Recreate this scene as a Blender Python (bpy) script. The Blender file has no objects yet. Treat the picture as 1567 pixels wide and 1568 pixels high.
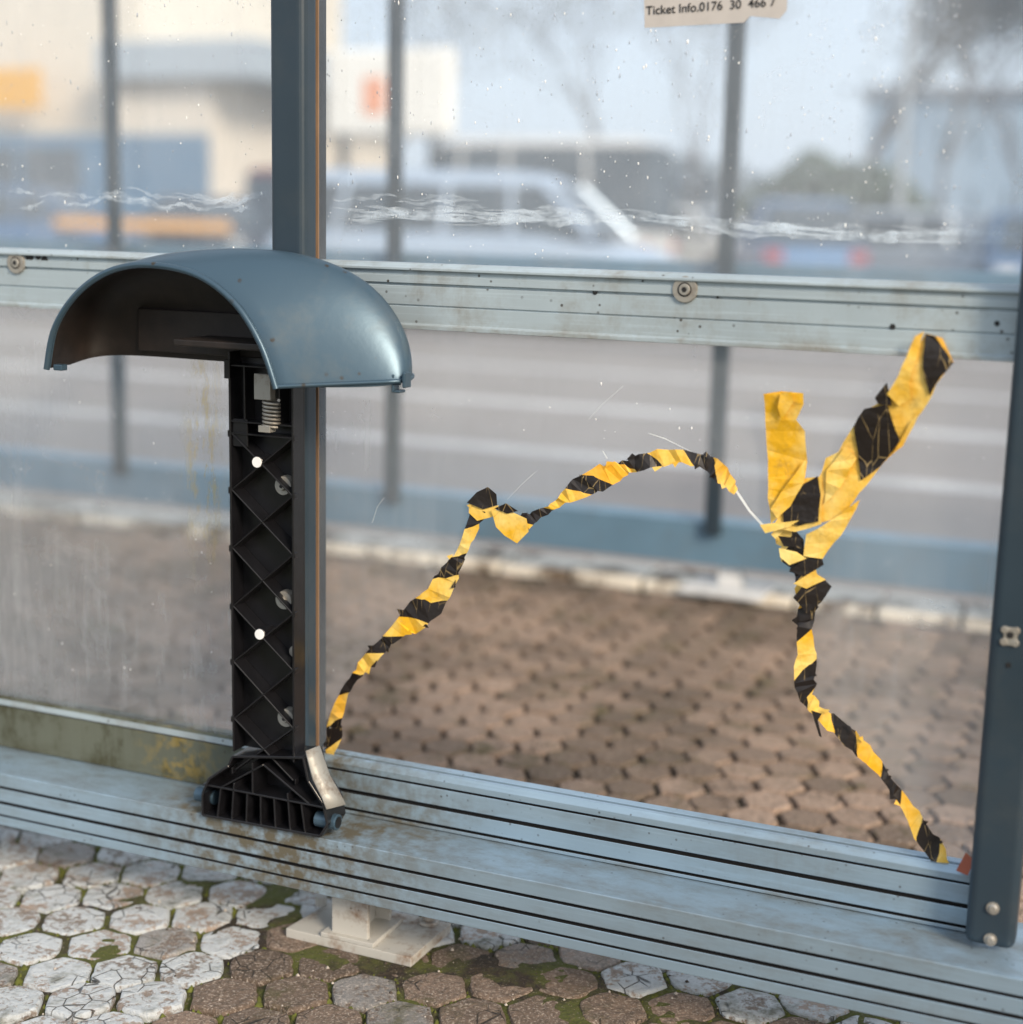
import bpy, bmesh, math, random
from mathutils import Vector, Matrix
from mathutils.geometry import tessellate_polygon
import mathutils.noise as mn
random.seed(7)
rnd=random.random
sc=bpy.context.scene
# ------------------------------------------------------------------ camera
FPX=2365.0; CX=784.0; PITCH=math.radians(10.8); ROLL=math.radians(1.35); AZ=math.radians(113)
CAM=Vector((0,-2.07,1.15))
fh=Vector((math.cos(AZ),math.sin(AZ),0))
FW=fh*math.cos(PITCH)+Vector((0,0,-math.sin(PITCH)))
R0=Vector((math.sin(AZ),-math.cos(AZ),0)); U0=R0.cross(FW)
RR=R0*math.cos(ROLL)+U0*math.sin(ROLL); UU=U0*math.cos(ROLL)-R0*math.sin(ROLL)
def ray(u,v): return FW*FPX+RR*(u-CX)-UU*(v-CX)
def P(u,v,y=0.0):      # survey: point on a plane parallel to the shelter wall
    d=ray(u,v); return CAM+d*((y-CAM.y)/d.y)
def G(u,v,z=0.0):      # survey: point on the ground
    d=ray(u,v); return CAM+d*((z-CAM.z)/d.z)
cd=bpy.data.cameras.new("camera"); co=bpy.data.objects.new("camera",cd); sc.collection.objects.link(co)
co.matrix_world=Matrix(((RR.x,UU.x,-FW.x,CAM.x),(RR.y,UU.y,-FW.y,CAM.y),(RR.z,UU.z,-FW.z,CAM.z),(0,0,0,1)))
cd.sensor_fit='HORIZONTAL'; cd.sensor_width=36; cd.lens=36*FPX/1568; cd.clip_end=1000; cd.clip_start=.05
cd.dof.use_dof=True; cd.dof.focus_distance=2.27; cd.dof.aperture_fstop=1.6
sc.camera=co
# ------------------------------------------------------------------ world / sun
w=bpy.data.worlds.new("World"); sc.world=w; w.use_nodes=True
nt=w.node_tree; bg=nt.nodes['Background']
sky=nt.nodes.new('ShaderNodeTexSky'); sky.sky_type='NISHITA'; sky.sun_disc=False
sky.sun_elevation=math.radians(30); sky.sun_rotation=math.radians(127); sky.dust_density=4; sky.air_density=1
mx=nt.nodes.new('ShaderNodeMix'); mx.data_type='RGBA'; mx.inputs[0].default_value=.7
nt.links.new(sky.outputs[0],mx.inputs[6]); mx.inputs[7].default_value=(7.2,7.9,8.7,1)
nt.links.new(mx.outputs[2],bg.inputs[0]); bg.inputs[1].default_value=.15
sd=bpy.data.lights.new("sun",'SUN'); sd.energy=3.6; sd.angle=math.radians(16); sd.color=(1,.84,.64)
so=bpy.data.objects.new("sun",sd); sc.collection.objects.link(so)
e=math.radians(30); sdir=Vector((.8*math.cos(e),-.6*math.cos(e),math.sin(e)))
so.rotation_euler=sdir.to_track_quat('Z','Y').to_euler()
sc.view_settings.view_transform='Standard'; sc.view_settings.look='None'; sc.view_settings.exposure=0
# ------------------------------------------------------------------ material helpers
class N:
    def __init__(s,name):
        s.m=bpy.data.materials.new(name); s.m.use_nodes=True; s.t=s.m.node_tree; s.t.nodes.clear()
        s.out=s.n('ShaderNodeOutputMaterial')
    def n(s,k,**kw):
        x=s.t.nodes.new(k)
        for a,b in kw.items(): setattr(x,a,b)
        return x
    def l(s,a,b): s.t.links.new(a,b)
    def coord(s,scale=(1,1,1),uv=False):
        tc=s.n('ShaderNodeTexCoord'); mp=s.n('ShaderNodeMapping'); mp.inputs['Scale'].default_value=scale
        s.l(tc.outputs['UV' if uv else 'Object'],mp.inputs[0]); return mp.outputs[0]
    def noise(s,sc_,det=6,rough=.6,vec=None,dist=0):
        x=s.n('ShaderNodeTexNoise'); x.inputs['Scale'].default_value=sc_; x.inputs['Detail'].default_value=min(det,5)
        x.inputs['Roughness'].default_value=rough; x.inputs['Distortion'].default_value=dist
        s.l(vec if vec is not None else s.coord(),x.inputs['Vector']); return x.outputs['Fac']
    def ramp(s,f,a,b,lo=0.,hi=1.):
        x=s.n('ShaderNodeMapRange'); x.inputs[1].default_value=a; x.inputs[2].default_value=b
        x.inputs[3].default_value=lo; x.inputs[4].default_value=hi; s.l(f,x.inputs[0]); return x.outputs[0]
    def math(s,op,a,b=None):
        x=s.n('ShaderNodeMath',operation=op)
        for i,q in enumerate((a,b)):
            if q is None: continue
            if isinstance(q,(int,float)): x.inputs[i].default_value=q
            else: s.l(q,x.inputs[i])
        return x.outputs[0]
    def mix(s,f,a,b):
        x=s.n('ShaderNodeMix',data_type='RGBA')
        if isinstance(f,(int,float)): x.inputs[0].default_value=f
        else: s.l(f,x.inputs[0])
        for i,q in ((6,a),(7,b)):
            if isinstance(q,tuple): x.inputs[i].default_value=(q[0],q[1],q[2],1)
            else: s.l(q,x.inputs[i])
        return x.outputs[2]
    def xyz(s):
        tc=s.n('ShaderNodeTexCoord'); q=s.n('ShaderNodeSeparateXYZ'); s.l(tc.outputs['Object'],q.inputs[0]); return q.outputs
    def bump_at(s,val,c,wd):   # 1 at c falling to 0 at +-wd
        return s.ramp(s.math('ABSOLUTE',s.math('SUBTRACT',val,c)),wd,0.,0.,1.)
    def attr(s,name): return s.n('ShaderNodeAttribute',attribute_name=name).outputs['Fac']
    def bsdf(s,col,rough=.5,metal=0.,bump=None,bs=.3,bd=.002,**kw):
        b=s.n('ShaderNodeBsdfPrincipled')
        if isinstance(col,tuple): b.inputs['Base Color'].default_value=(*col,1)
        else: s.l(col,b.inputs['Base Color'])
        if isinstance(rough,(int,float)): b.inputs['Roughness'].default_value=rough
        else: s.l(rough,b.inputs['Roughness'])
        b.inputs['Metallic'].default_value=metal
        if bump is not None:
            q=s.n('ShaderNodeBump'); q.inputs['Strength'].default_value=bs; q.inputs['Distance'].default_value=bd
            s.l(bump,q.inputs['Height']); s.l(q.outputs[0],b.inputs['Normal'])
        s.l(b.outputs[0],s.out.inputs[0]); return b
def metal(name,base,dirt,amt=.6,metallic=.35,rough=.42,specks=.5,stain=None,scale=7,streak=(1,1,1),runs=0.,scr=.0,spscale=75,foot=None,lichen=None):
    m=N(name)
    n1=m.noise(scale,9,.72,m.coord(streak)); n2=m.noise(45,5,.6); n3=m.noise(2.2,3)
    f=m.math('MULTIPLY',m.ramp(n1,.48,.70),amt)
    f=m.math('MULTIPLY',f,m.ramp(n2,.3,.6,.5,1.2))
    if runs:
        r_=m.math('MULTIPLY',m.ramp(m.noise(26,5,.7,m.coord((1,1,.07))),.5,.72),runs)
        f=m.math('ADD',f,m.math('MULTIPLY',r_,m.ramp(n1,.35,.6)))
    if foot:     # dirt collected along a horizontal edge at height foot[0]
        X=m.xyz(); e_=m.math('MULTIPLY',m.bump_at(X[2],foot[0],foot[1]),m.ramp(m.noise(18,5,.75,m.coord((.5,1,1.5))),.42,.66)); f=m.math('ADD',f,m.math('MULTIPLY',e_,.6))
    tone=m.mix(m.ramp(n3,.3,.7),tuple(c*.82 for c in base),tuple(min(1,c*1.15) for c in base))
    if scr:
        sc1=m.ramp(m.noise(8,4,.6,m.coord((.6,1,28))),.55,.66)
        tone=m.mix(m.math('MULTIPLY',sc1,scr),tone,tuple(min(1,c*1.6) for c in base))
    if stain:
        tc=m.n('ShaderNodeTexCoord'); d=m.n('ShaderNodeVectorMath',operation='DISTANCE'); m.l(tc.outputs['Object'],d.inputs[0]); d.inputs[1].default_value=stain[0]
        sf=m.ramp(d.outputs['Value'],stain[1],0.,0.,1.)
        f=m.math('ADD',f,m.math('MULTIPLY',sf,m.ramp(n2,.35,.6,.2,1.2)))
    f=m.math('MINIMUM',f,1.)
    c=m.mix(f,tone,dirt)
    v=m.n('ShaderNodeTexVoronoi'); v.inputs['Scale'].default_value=spscale; m.l(m.coord(),v.inputs['Vector'])
    sp=m.math('MULTIPLY',m.ramp(v.outputs['Distance'],.17,.10),m.ramp(m.noise(13,4),.50,.58))
    c=m.mix(m.math('MULTIPLY',sp,specks),c,(.05,.04,.03))
    if lichen:
        X=m.xyz(); lf=m.math('MULTIPLY',m.bump_at(X[0],lichen,.10),m.ramp(n2,.46,.60)); c=m.mix(m.math('MULTIPLY',lf,.6),c,(.28,.20,.045))
    m.bsdf(c,m.math('ADD',m.math('MULTIPLY',f,.35),rough),metallic,n2,.10,.002)
    return m.m
def plain(name,col,rough=.5,metallic=0.,var=.2,scale=12,bump=.15):
    m=N(name); n=m.noise(scale,6)
    m.bsdf(m.mix(m.ramp(n,.3,.7),tuple(c*(1-var) for c in col),tuple(min(1,c*(1+var)) for c in col)),rough,metallic,n,bump,.003)
    return m.m
M_alu=metal("alu_frame",(.29,.40,.50),(.14,.125,.09),.35,.38,.31,.6,stain=((-1.2,-.1,.19),.34),streak=(.5,1,2),runs=.12,scr=.13,foot=(.2085,.012))
M_rail=metal("alu_rail",(.38,.455,.50),(.20,.175,.135),.45,.22,.43,1.,scale=9,runs=.25,scr=.20,spscale=62,foot=(.985,.020))
M_alu_dirty=metal("alu_mossy",(.10,.11,.085),(.035,.033,.012),1.4,.0,.85,.8,scale=9,streak=(1,1,.5),runs=.6,foot=(.2085,.03),lichen=P(275,1125,-.02).x)
M_post=metal("slate_post",(.028,.047,.066),(.09,.09,.08),.15,.15,.36,.15)
M_black=plain("black_plastic",(.008,.008,.010),.30,0,.3,40)
M_gasket=plain("gasket",(.008,.008,.009),.7)
M_shell=metal("seat_paint",(.055,.098,.138),(.12,.125,.12),.35,.42,.34,1.,scale=6,spscale=38)
M_inner=plain("seat_inner",(.014,.009,.007),.6,0,.5,30)
M_zinc=metal("zinc",(.42,.40,.36),(.2,.14,.08),.6,.6,.4,.2,scale=30)
M_washer=metal("washer_zinc",(.33,.32,.29),(.16,.12,.09),.7,.3,.5,.2,scale=40)
M_white=metal("foot_plate_paint",(.44,.43,.40),(.20,.12,.07),1.1,0,.6,.6,scale=14)
M_seal=plain("tan_seal",(.24,.15,.09),.6)
def glassmat(name,haze,streaks=0.,tint=(.95,.975,1.),mold=None,smear=0.):
    m=N(name)
    tr=m.n('ShaderNodeBsdfTransparent'); tr.inputs[0].default_value=(*tint,1)
    n1=m.noise(3.,4,.65); n2=m.noise(14,4,.7,m.coord((1,1,.12)))
    f=m.math('MULTIPLY',m.ramp(n1,.3,.75,.6,1.4),haze)
    if streaks:
        f=m.math('ADD',f,m.math('MULTIPLY',m.math('MULTIPLY',m.ramp(n2,.5,.75),streaks),m.ramp(n1,.35,.6)))
        f=m.math('ADD',f,m.math('MULTIPLY',m.ramp(m.noise(45,3,.6,m.coord((1,1,.06))),.52,.7),streaks*.35))
    if smear:
        f=m.math('ADD',f,m.math('MULTIPLY',m.ramp(m.noise(9,5,.75,m.coord((1,1,1.6)),1.2),.55,.75),smear))
    col=(.82,.86,.90)
    if mold:
        X=m.xyz(); ym=m.math('MULTIPLY',m.bump_at(X[0],mold[0],.05),m.bump_at(X[2],mold[1],.26))
        ym=m.math('MINIMUM',m.math('MULTIPLY',ym,m.ramp(m.noise(30,5,.8,m.coord((1.3,1,.3))),.45,.65,0,2.8)),1.)
        colr=m.mix(ym,col,(.74,.57,.20)); f=m.math('ADD',f,m.math('MULTIPLY',ym,.25))
        dr=m.math('MULTIPLY',m.ramp(X[2],.66,.50),m.ramp(m.noise(55,4,.75,m.coord((1,1,.16))),.46,.72)); f=m.math('ADD',f,m.math('MULTIPLY',dr,.11))
    df=m.n('ShaderNodeBsdfDiffuse'); tl=m.n('ShaderNodeBsdfTranslucent')
    for x in (df,tl):
        if mold: m.l(colr,x.inputs[0])
        else: x.inputs[0].default_value=(*col,1)
    a=m.n('ShaderNodeMixShader'); a.inputs[0].default_value=.5; m.l(df.outputs[0],a.inputs[1]); m.l(tl.outputs[0],a.inputs[2])
    b=m.n('ShaderNodeMixShader'); m.l(f,b.inputs[0]); m.l(tr.outputs[0],b.inputs[1]); m.l(a.outputs[0],b.inputs[2])
    g=m.n('ShaderNodeBsdfGlossy'); g.inputs[0].default_value=(1,1,1,1); g.inputs['Roughness'].default_value=.04
    fr=m.n('ShaderNodeFresnel'); fr.inputs[0].default_value=1.35
    c=m.n('ShaderNodeMixShader'); m.l(fr.outputs[0],c.inputs[0]); m.l(b.outputs[0],c.inputs[1]); m.l(g.outputs[0],c.inputs[2])
    m.l(c.outputs[0],m.out.inputs[0]); return m.m
M_gup=glassmat("pane_upper",.19,.08,smear=.09)
M_glow=glassmat("pane_lower",.19,.12,smear=.08)
M_gleft=glassmat("pane_lower_weathered",.24,.10,mold=(P(312,700).x,P(312,690).z),smear=.09)
M_gfar=glassmat("pane_far",.08,.03)
def tapemat():
    m=N("hazard_tape_stripes"); tc=m.n('ShaderNodeTexCoord'); sp=m.n('ShaderNodeSeparateXYZ'); m.l(tc.outputs['UV'],sp.inputs[0])
    s=m.math('ADD',sp.outputs[0],m.math('MULTIPLY',sp.outputs[1],1.))
    f=m.math('FRACT',m.math('DIVIDE',s,.093)); st=m.math('GREATER_THAN',f,.53)
    return tapefin(m,st)
def tapefin(m,st):
    n=m.noise(14,6,.65); n2=m.noise(6,3)
    yel=m.mix(m.ramp(n,.38,.68),(.80,.44,.015),(.90,.70,.24)); yel=m.mix(m.ramp(n2,.50,.62,0,.7),yel,(.88,.40,.01))
    wr=m.n('ShaderNodeTexVoronoi',feature='DISTANCE_TO_EDGE'); wr.inputs['Scale'].default_value=58
    mp=m.n('ShaderNodeMapping'); mp.inputs['Scale'].default_value=(1,1,.25); mp.inputs['Rotation'].default_value=(0,.5,0); tc=m.n('ShaderNodeTexCoord'); m.l(tc.outputs['Object'],mp.inputs[0]); m.l(mp.outputs[0],wr.inputs['Vector'])
    cr=m.math('MULTIPLY',m.ramp(wr.outputs['Distance'],.022,.0),m.ramp(m.noise(25,3),.42,.56))
    blk=m.mix(m.math('MULTIPLY',cr,.8),(.014,.010,.009),(.50,.36,.16)); yl=m.mix(m.math('MULTIPLY',cr,.35),yel,(.40,.22,.04))
    dirt=m.math('MULTIPLY',m.ramp(m.noise(38,5,.75),.55,.72),.45); yl=m.mix(dirt,yl,(.30,.19,.06))
    c=m.mix(st,yl,blk) if not isinstance(st,float) else (yl if st<.5 else blk)
    m.bsdf(c,.45,0,m.noise(11,4,.6),.7,.010); return m.m
M_tape=tapemat(); M_yel=tapefin(N("tape_yellow"),0.); M_blk=tapefin(N("tape_black"),1.)
def flake():
    m=N("residue"); tr=m.n('ShaderNodeBsdfTransparent'); df=m.n('ShaderNodeBsdfDiffuse'); df.inputs[0].default_value=(.78,.88,.98,1)
    mm=m.n('ShaderNodeMixShader'); m.l(m.ramp(m.noise(22,5,.7),.38,.70,.04,.42),mm.inputs[0]); m.l(tr.outputs[0],mm.inputs[1]); m.l(df.outputs[0],mm.inputs[2]); m.l(mm.outputs[0],m.out.inputs[0]); return m.m
M_res=flake()
def dropmat():
    m=N("rain_drop"); tr=m.n('ShaderNodeBsdfTransparent'); b=m.n('ShaderNodeBsdfGlossy'); b.inputs['Roughness'].default_value=.15
    d=m.n('ShaderNodeBsdfTranslucent'); d.inputs[0].default_value=(.95,.97,1,1)
    a=m.n('ShaderNodeMixShader'); a.inputs[0].default_value=.5; m.l(d.outputs[0],a.inputs[1]); m.l(b.outputs[0],a.inputs[2])
    c=m.n('ShaderNodeMixShader'); c.inputs[0].default_value=.6; m.l(tr.outputs[0],c.inputs[1]); m.l(a.outputs[0],c.inputs[2]); m.l(c.outputs[0],m.out.inputs[0]); return m.m
M_drop=dropmat()
M_splat_hole=plain("dirt_splash_and_hole_light",(.85,.87,.88),.6)  # splashes on the panes; also the painted brightness of the column holes
# ------------------------------------------------------------------ mesh helpers
def empty(name,loc=(0,0,0)):
    o=bpy.data.objects.new(name,None); o.location=loc; sc.collection.objects.link(o); o.empty_display_size=.1; return o
def add(name,vs,fs,mats,par=None,smooth=False,mi=None,bevel=0,seg=2):
    me=bpy.data.meshes.new(name); me.from_pydata([tuple(v) for v in vs],[],fs)
    if not isinstance(mats,(list,tuple)): mats=[mats]
    for m in mats: me.materials.append(m)
    if mi:
        for p,i in zip(me.polygons,mi): p.material_index=i
    bm=bmesh.new(); bm.from_mesh(me); bmesh.ops.recalc_face_normals(bm,faces=bm.faces); bm.to_mesh(me); bm.free()
    for p in me.polygons: p.use_smooth=smooth
    o=bpy.data.objects.new(name,me); sc.collection.objects.link(o)
    if par: o.parent=par; o.matrix_parent_inverse=Matrix.Translation(par.location).inverted()
    if bevel:
        b=o.modifiers.new("b",'BEVEL'); b.width=bevel; b.segments=seg; b.limit_method='ANGLE'
    return o
class MB:   # mesh batch
    def __init__(s): s.v=[];s.f=[];s.mi=[]
    def put(s,vs,fs,mi=0):
        o=len(s.v); s.v+= [Vector(v) for v in vs]; s.f+=[tuple(i+o for i in f) for f in fs]; s.mi+=[mi]*len(fs)
    def box(s,x0,x1,y0,y1,z0,z1,mi=0,mat=None):
        vs=[Vector((x,y,z)) for x in (x0,x1) for y in (y0,y1) for z in (z0,z1)]
        if mat: vs=[mat@v for v in vs]
        s.put(vs,[(0,1,3,2),(4,6,7,5),(0,4,5,1),(2,3,7,6),(0,2,6,4),(1,5,7,3)],mi)
    def cyl(s,a,b,r0,r1=None,n=16,mi=0,cap=True):
        a=Vector(a);b=Vector(b); r1=r0 if r1 is None else r1
        d=(b-a).normalized(); t=Vector((0,0,1)) if abs(d.z)<.9 else Vector((1,0,0)); p=d.cross(t).normalized(); q=d.cross(p)
        vs=[a+(p*math.cos(k*2*math.pi/n)+q*math.sin(k*2*math.pi/n))*r0 for k in range(n)]+[b+(p*math.cos(k*2*math.pi/n)+q*math.sin(k*2*math.pi/n))*r1 for k in range(n)]
        fs=[(k,(k+1)%n,n+(k+1)%n,n+k) for k in range(n)]
        if cap: fs+=[tuple(range(n)),tuple(range(n,2*n))]
        s.put(vs,fs,mi)
    def bar(s,p,q,th,y0,y1,mi=0):   # rib in xz between p and q
        p=Vector((p[0],0,p[1]));q=Vector((q[0],0,q[1])); d=(q-p).normalized(); n=Vector((-d.z,0,d.x))*th/2
        c=[p+n,q+n,q-n,p-n]
        s.put([(a.x,y0,a.z) for a in c]+[(a.x,y1,a.z) for a in c],[(0,1,2,3),(4,5,6,7),(0,1,5,4),(1,2,6,5),(2,3,7,6),(3,0,4,7)],mi)
    def done(s,name,mats,par=None,smooth=False,bevel=0,seg=2):
        return add(name,s.v,s.f,mats,par,smooth,s.mi,bevel,seg)
def extr_x(name,prof,x0,x1,mats,par=None,bevel=0,segmi=None):
    n=len(prof); vs=[(x0,y,z) for y,z in prof]+[(x1,y,z) for y,z in prof]
    fs=[(i,(i+1)%n,n+(i+1)%n,n+i) for i in range(n)]+[tuple(range(n)),tuple(range(n,2*n))]
    mi=(segmi or [0]*n)+[0,0]
    return add(name,vs,fs,mats,par,False,mi,bevel)
def grooved(y,zlo,zhi,grooves,depth=.008):
    pts=[(y,zlo)]; mi=[]
    for z,h in grooves:
        pts+=[(y,z),(y+depth,z),(y+depth,z+h),(y,z+h)]; mi+=[0,1,1,1]
    pts.append((y,zhi)); mi+=[0]
    return pts,mi
# ================================================================== near bus shelter
S=empty("bus_shelter",(-1.2,0,0))
XR=-.092
pts,mi=grooved(-.12,.112,.205,[(.128,.003),(.150,.005),(.178,.004)])
prof=pts+[(-.021,.207),(.05,.207),(.05,.112)]; smi=mi+[0,0,0,0]
extr_x("bottom_beam",prof,-3.4,XR,[M_alu,M_gasket],S,.0012,smi)
def riser(name,x0,x1,m,gr=[(.214,.004),(.243,.006),(.277,.003)]):
    pts,mi=grooved(-.02,.2085,.290,gr,.008)
    prof=pts+[(-.012,.297),(-.004,.297),(-.004,.286),(.004,.286),(.004,.297),(.02,.297),(.02,.2085)]
    extr_x(name,prof,x0,x1,[m,M_gasket],S,.001,mi+[0]*7)
riser("glazing_bead_right",-1.205,-.172,M_alu)
riser("glazing_bead_left",-2.27,-1.240,M_alu_dirty,[(.284,.002)]); riser("glazing_bead_far_left",-3.38,-2.31,M_alu_dirty,[(.284,.002)])
b=MB(); b.box(-2.26,-1.252,-.0215,-.0205,.2865,.2965); b.done("bead_trim",M_rail,S)
def rail(name,x0,x1):
    prof=[(-.02,.985),(-.024,.985),(-.024,.991),(-.02,.993),(-.02,1.018),(-.0175,1.0185),(-.0175,1.020),(-.02,1.0205),(-.02,1.048),(-.0165,1.0485),(-.0165,1.0515),(-.022,1.052),(-.022,1.063),(-.0195,1.0635),(-.0195,1.070),(-.027,1.071),(-.027,1.0745),(-.012,1.081),(.02,1.081),(.02,.985)]
    extr_x(name,prof,x0,x1,[M_rail],S,.0006)
rail("mid_rail_right",-1.205,-.172); rail("mid_rail_left",-2.27,-1.240); rail("mid_rail_far_left",-3.38,-2.31)
def post(name,x0,x1,zb,zt=2.45):
    b=MB(); b.box(x0,x1,-.07,-.0275,zb,zt); return b.done(name,M_post,S,False,.012,5)
post("post_centre",-1.251,-1.191,.21); post("post_right",-.181,-.117,.216); post("post_left",-2.32,-2.26,.21)
b=MB(); b.box(-1.1985,-1.192,-.0273,-.0245,.21,2.45); b.done("post_seal",M_seal,S)
b=MB()
for x0 in (-1.246,-.176,-2.315): b.box(x0+.007,x0+.038,-.0274,.024,.2975,2.45)
b.done("post_webs",M_post,S)
b=MB(); b.box(-3.4,XR,-.09,.05,2.45,2.55); b.done("head_beam",M_alu,S,bevel=.004)
b=MB()
for u,v in ((1522,1391),(1518,1439)):
    p=P(u,v,-.071); b.cyl((p.x,-.0705,p.z),(p.x,-.073,p.z),.0085); b.cyl((p.x,-.073,p.z),(p.x,-.0765,p.z),.0065,.004,16)
b.done("post_bolts",M_zinc,S)
b=MB(); p=P(1552,975,-.071); b.box(p.x-.011,p.x+.006,-.073,-.0703,p.z-.012,p.z+.012)
for dx_,dz_ in ((-.010,.008),(.004,.008),(-.010,-.008),(.004,-.008)): b.cyl((p.x+dx_,-.0705,p.z+dz_),(p.x+dx_,-.0735,p.z+dz_),.005)
b.done("latch",M_zinc,S,bevel=.001)
b=MB(); b.cyl((p.x-.003,-.0731,p.z+.002),(p.x-.003,-.0737,p.z+.002),.0045); b.cyl((p.x-.002,-.0705,p.z-.038),(p.x-.002,-.0712,p.z-.038),.0035); b.done("latch_holes",M_gasket,S)
b=MB(); b2=MB()
for u,v in ((1050,443),(25,402)):
    p=P(u,v,-.022); b.cyl((p.x,-.0203,p.z),(p.x,-.0245,p.z),.0185,.0175,28); b.cyl((p.x,-.0245,p.z),(p.x,-.0265,p.z),.0085,.0075,20)
    b2.cyl((p.x,-.0246,p.z),(p.x,-.0248,p.z),.0100,.0100,24); b2.cyl((p.x,-.0266,p.z),(p.x,-.0268,p.z),.004,.004,6)
b.done("rail_washers",M_washer,S,bevel=.0006); b2.done("washer_rings",M_gasket,S)
b=MB()
for u,v,r in ((912,447,.004),(1368,500,.004),(1528,495,.0035),(985,430,.0015),(1100,455,.0018),(45,385,.009),(68,398,.007),(58,392,.006)):
    p=P(u,max(v,392),-.0205); b.cyl((p.x,-.0203,p.z),(p.x,-.021,p.z),r,r*.9,9)
b.done("rail_drill_holes",M_gasket,S)
def pane(name,x0,x1,z0,z1,m): return add(name,[(x0,0,z0),(x1,0,z0),(x1,0,z1),(x0,0,z1)],[(0,1,2,3)],m,S)
pane("pane_upper_right",-1.207,-.170,1.0812,2.45,M_gup); pane("pane_upper_left",-2.275,-1.240,1.0812,2.45,M_gup)
pane("pane_upper_far_left",-3.38,-2.32,1.0812,2.45,M_gup)
pane("pane_lower_left",-2.275,-1.240,.287,.9845,M_gleft); pane("pane_lower_far_left",-3.38,-2.32,.287,.9845,M_gleft)
crack=[(500,1168),(512,1105),(535,1050),(575,1000),(640,945),(690,885),(722,815),(738,778),(765,785),(795,805),(850,770),(910,738),(985,705),(1045,696),(1100,722),(1130,752),(1172,806),(1200,826),(1215,865),(1240,905),(1236,985),(1234,1060),(1270,1100),(1330,1150),(1395,1240),(1440,1310),(1462,1338)]
ol=[P(u,v,0) for u,v in crack]; ol[0].z=.287; ol[-1].z=.287
ol=ol+[Vector((-.170,0,.287)),Vector((-.170,0,.9845)),Vector((-1.207,0,.9845)),Vector((-1.207,0,.287))]
add("pane_lower_right_broken",ol,tessellate_polygon([ol]),M_glow,S)
M_edge=plain("acrylic_edge",(.8,.85,.88),.2)
def strip(mb,pts,wd,y=-.003,mi=0,jy=.0):
    n=len(pts); V=[]
    for i,p in enumerate(pts):
        a=pts[max(0,i-1)];c=pts[min(n-1,i+1)]; d=(c-a); d.y=0; d.normalize(); q=Vector((-d.z,0,d.x))
        ww=wd[i] if isinstance(wd,list) else wd
        j=(rnd()-.5)*jy
        V+=[Vector((p.x,y+j,p.z))+q*ww/2,Vector((p.x,y-j,p.z))-q*ww/2]
    mb.put(V,[(2*i,2*i+1,2*i+3,2*i+2) for i in range(n-1)],mi)
b=MB()
strip(b,[P(u,v) for u,v in ((1112,722),(1130,752),(1150,782),(1174,808))],.0035)
strip(b,[P(u,v) for u,v in ((995,663),(1020,671),(1062,692))],[.0004,.0012,.0005])
strip(b,[P(u,v) for u,v in ((903,642),(925,618),(957,590))],.0003)
strip(b,[P(u,v) for u,v in ((778,765),(800,742),(822,722))],.0003)
strip(b,[P(u,v) for u,v in ((925,690),(932,702))],.0010)
strip(b,[P(u,v) for u,v in ((572,800),(580,775),(590,762))],.0004)
strip(b,[P(u,v) for u,v in ((500,1168),(508,1110))],.002)
b.done("pane_cracks",M_edge,S)
b=MB()
def resid(u0,v0,u1,v1,k,amp,wid):
    for _ in range(k):
        a=rnd()*.88; l=.06+rnd()*.22; n=int(14+l*100); pts=[];wd=[]
        oy=(rnd()-.5)*amp; ph=rnd()*9; sl=(rnd()-.5)*16
        for i in range(n):
            t=a+l*i/(n-1)
            if t>1: break
            u=u0+(u1-u0)*t; v=v0+(v1-v0)*t+oy+math.sin(t*9+1)*5+mn.noise(Vector((t*14,ph,0)))*9+sl*(i/n-.5)
            pts.append(P(u,v)); wd.append((.25+.75*abs(mn.noise(Vector((t*40,ph,5)))*2))*wid*math.sin(math.pi*(i+.5)/n))
        if len(pts)>3: strip(b,pts,wd,-.0012-rnd()*.0016)
resid(0,302,413,308,26,20,.009); resid(497,318,1567,366,64,20,.009); resid(497,312,950,330,22,28,.009)
b.done("film_residue",M_res,S)
b=MB(); b2=MB()
def blob(mb,p,r,el,mi=0):
    n=7; t=rnd()*.5-.25
    ring=[Vector((p.x+r*math.cos(k*2*math.pi/n)*(.8+.3*rnd()),-.0012,p.z+r*el*math.sin(k*2*math.pi/n)*(.8+.3*rnd())+t*r*math.cos(k*6.28/n))) for k in range(n)]
    mb.put(ring+[Vector((p.x,-.0012-r*.7,p.z))],[(k,(k+1)%n,n) for k in range(n)],mi)
for i in range(1200):
    u=-20+1610*rnd(); v=370*rnd()**1.1
    if 405<u<500: continue
    blob(b,P(u,v),.0005+.0014*rnd()**4,1+1.8*rnd()**2)
for i in range(330):
    u=-20+1560*rnd(); v=560+520*rnd()
    if 340<u<500 : continue
    if 520<u<1470 and v>(690 if 700<u<1440 else 700): continue
    blob(b2,P(u,v),.0004+.0009*rnd()**4,1+1.2*rnd())
for i in range(700):
    u=-20+1600*rnd(); v=400*rnd()
    if 405<u<500: continue
    blob(b2,P(u,v),.0004+.0012*rnd()**4,1+2*rnd()**3)
b.done("rain_drops",M_drop,S,True); b2.done("dirt_splashes",M_splat_hole,S)
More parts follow.
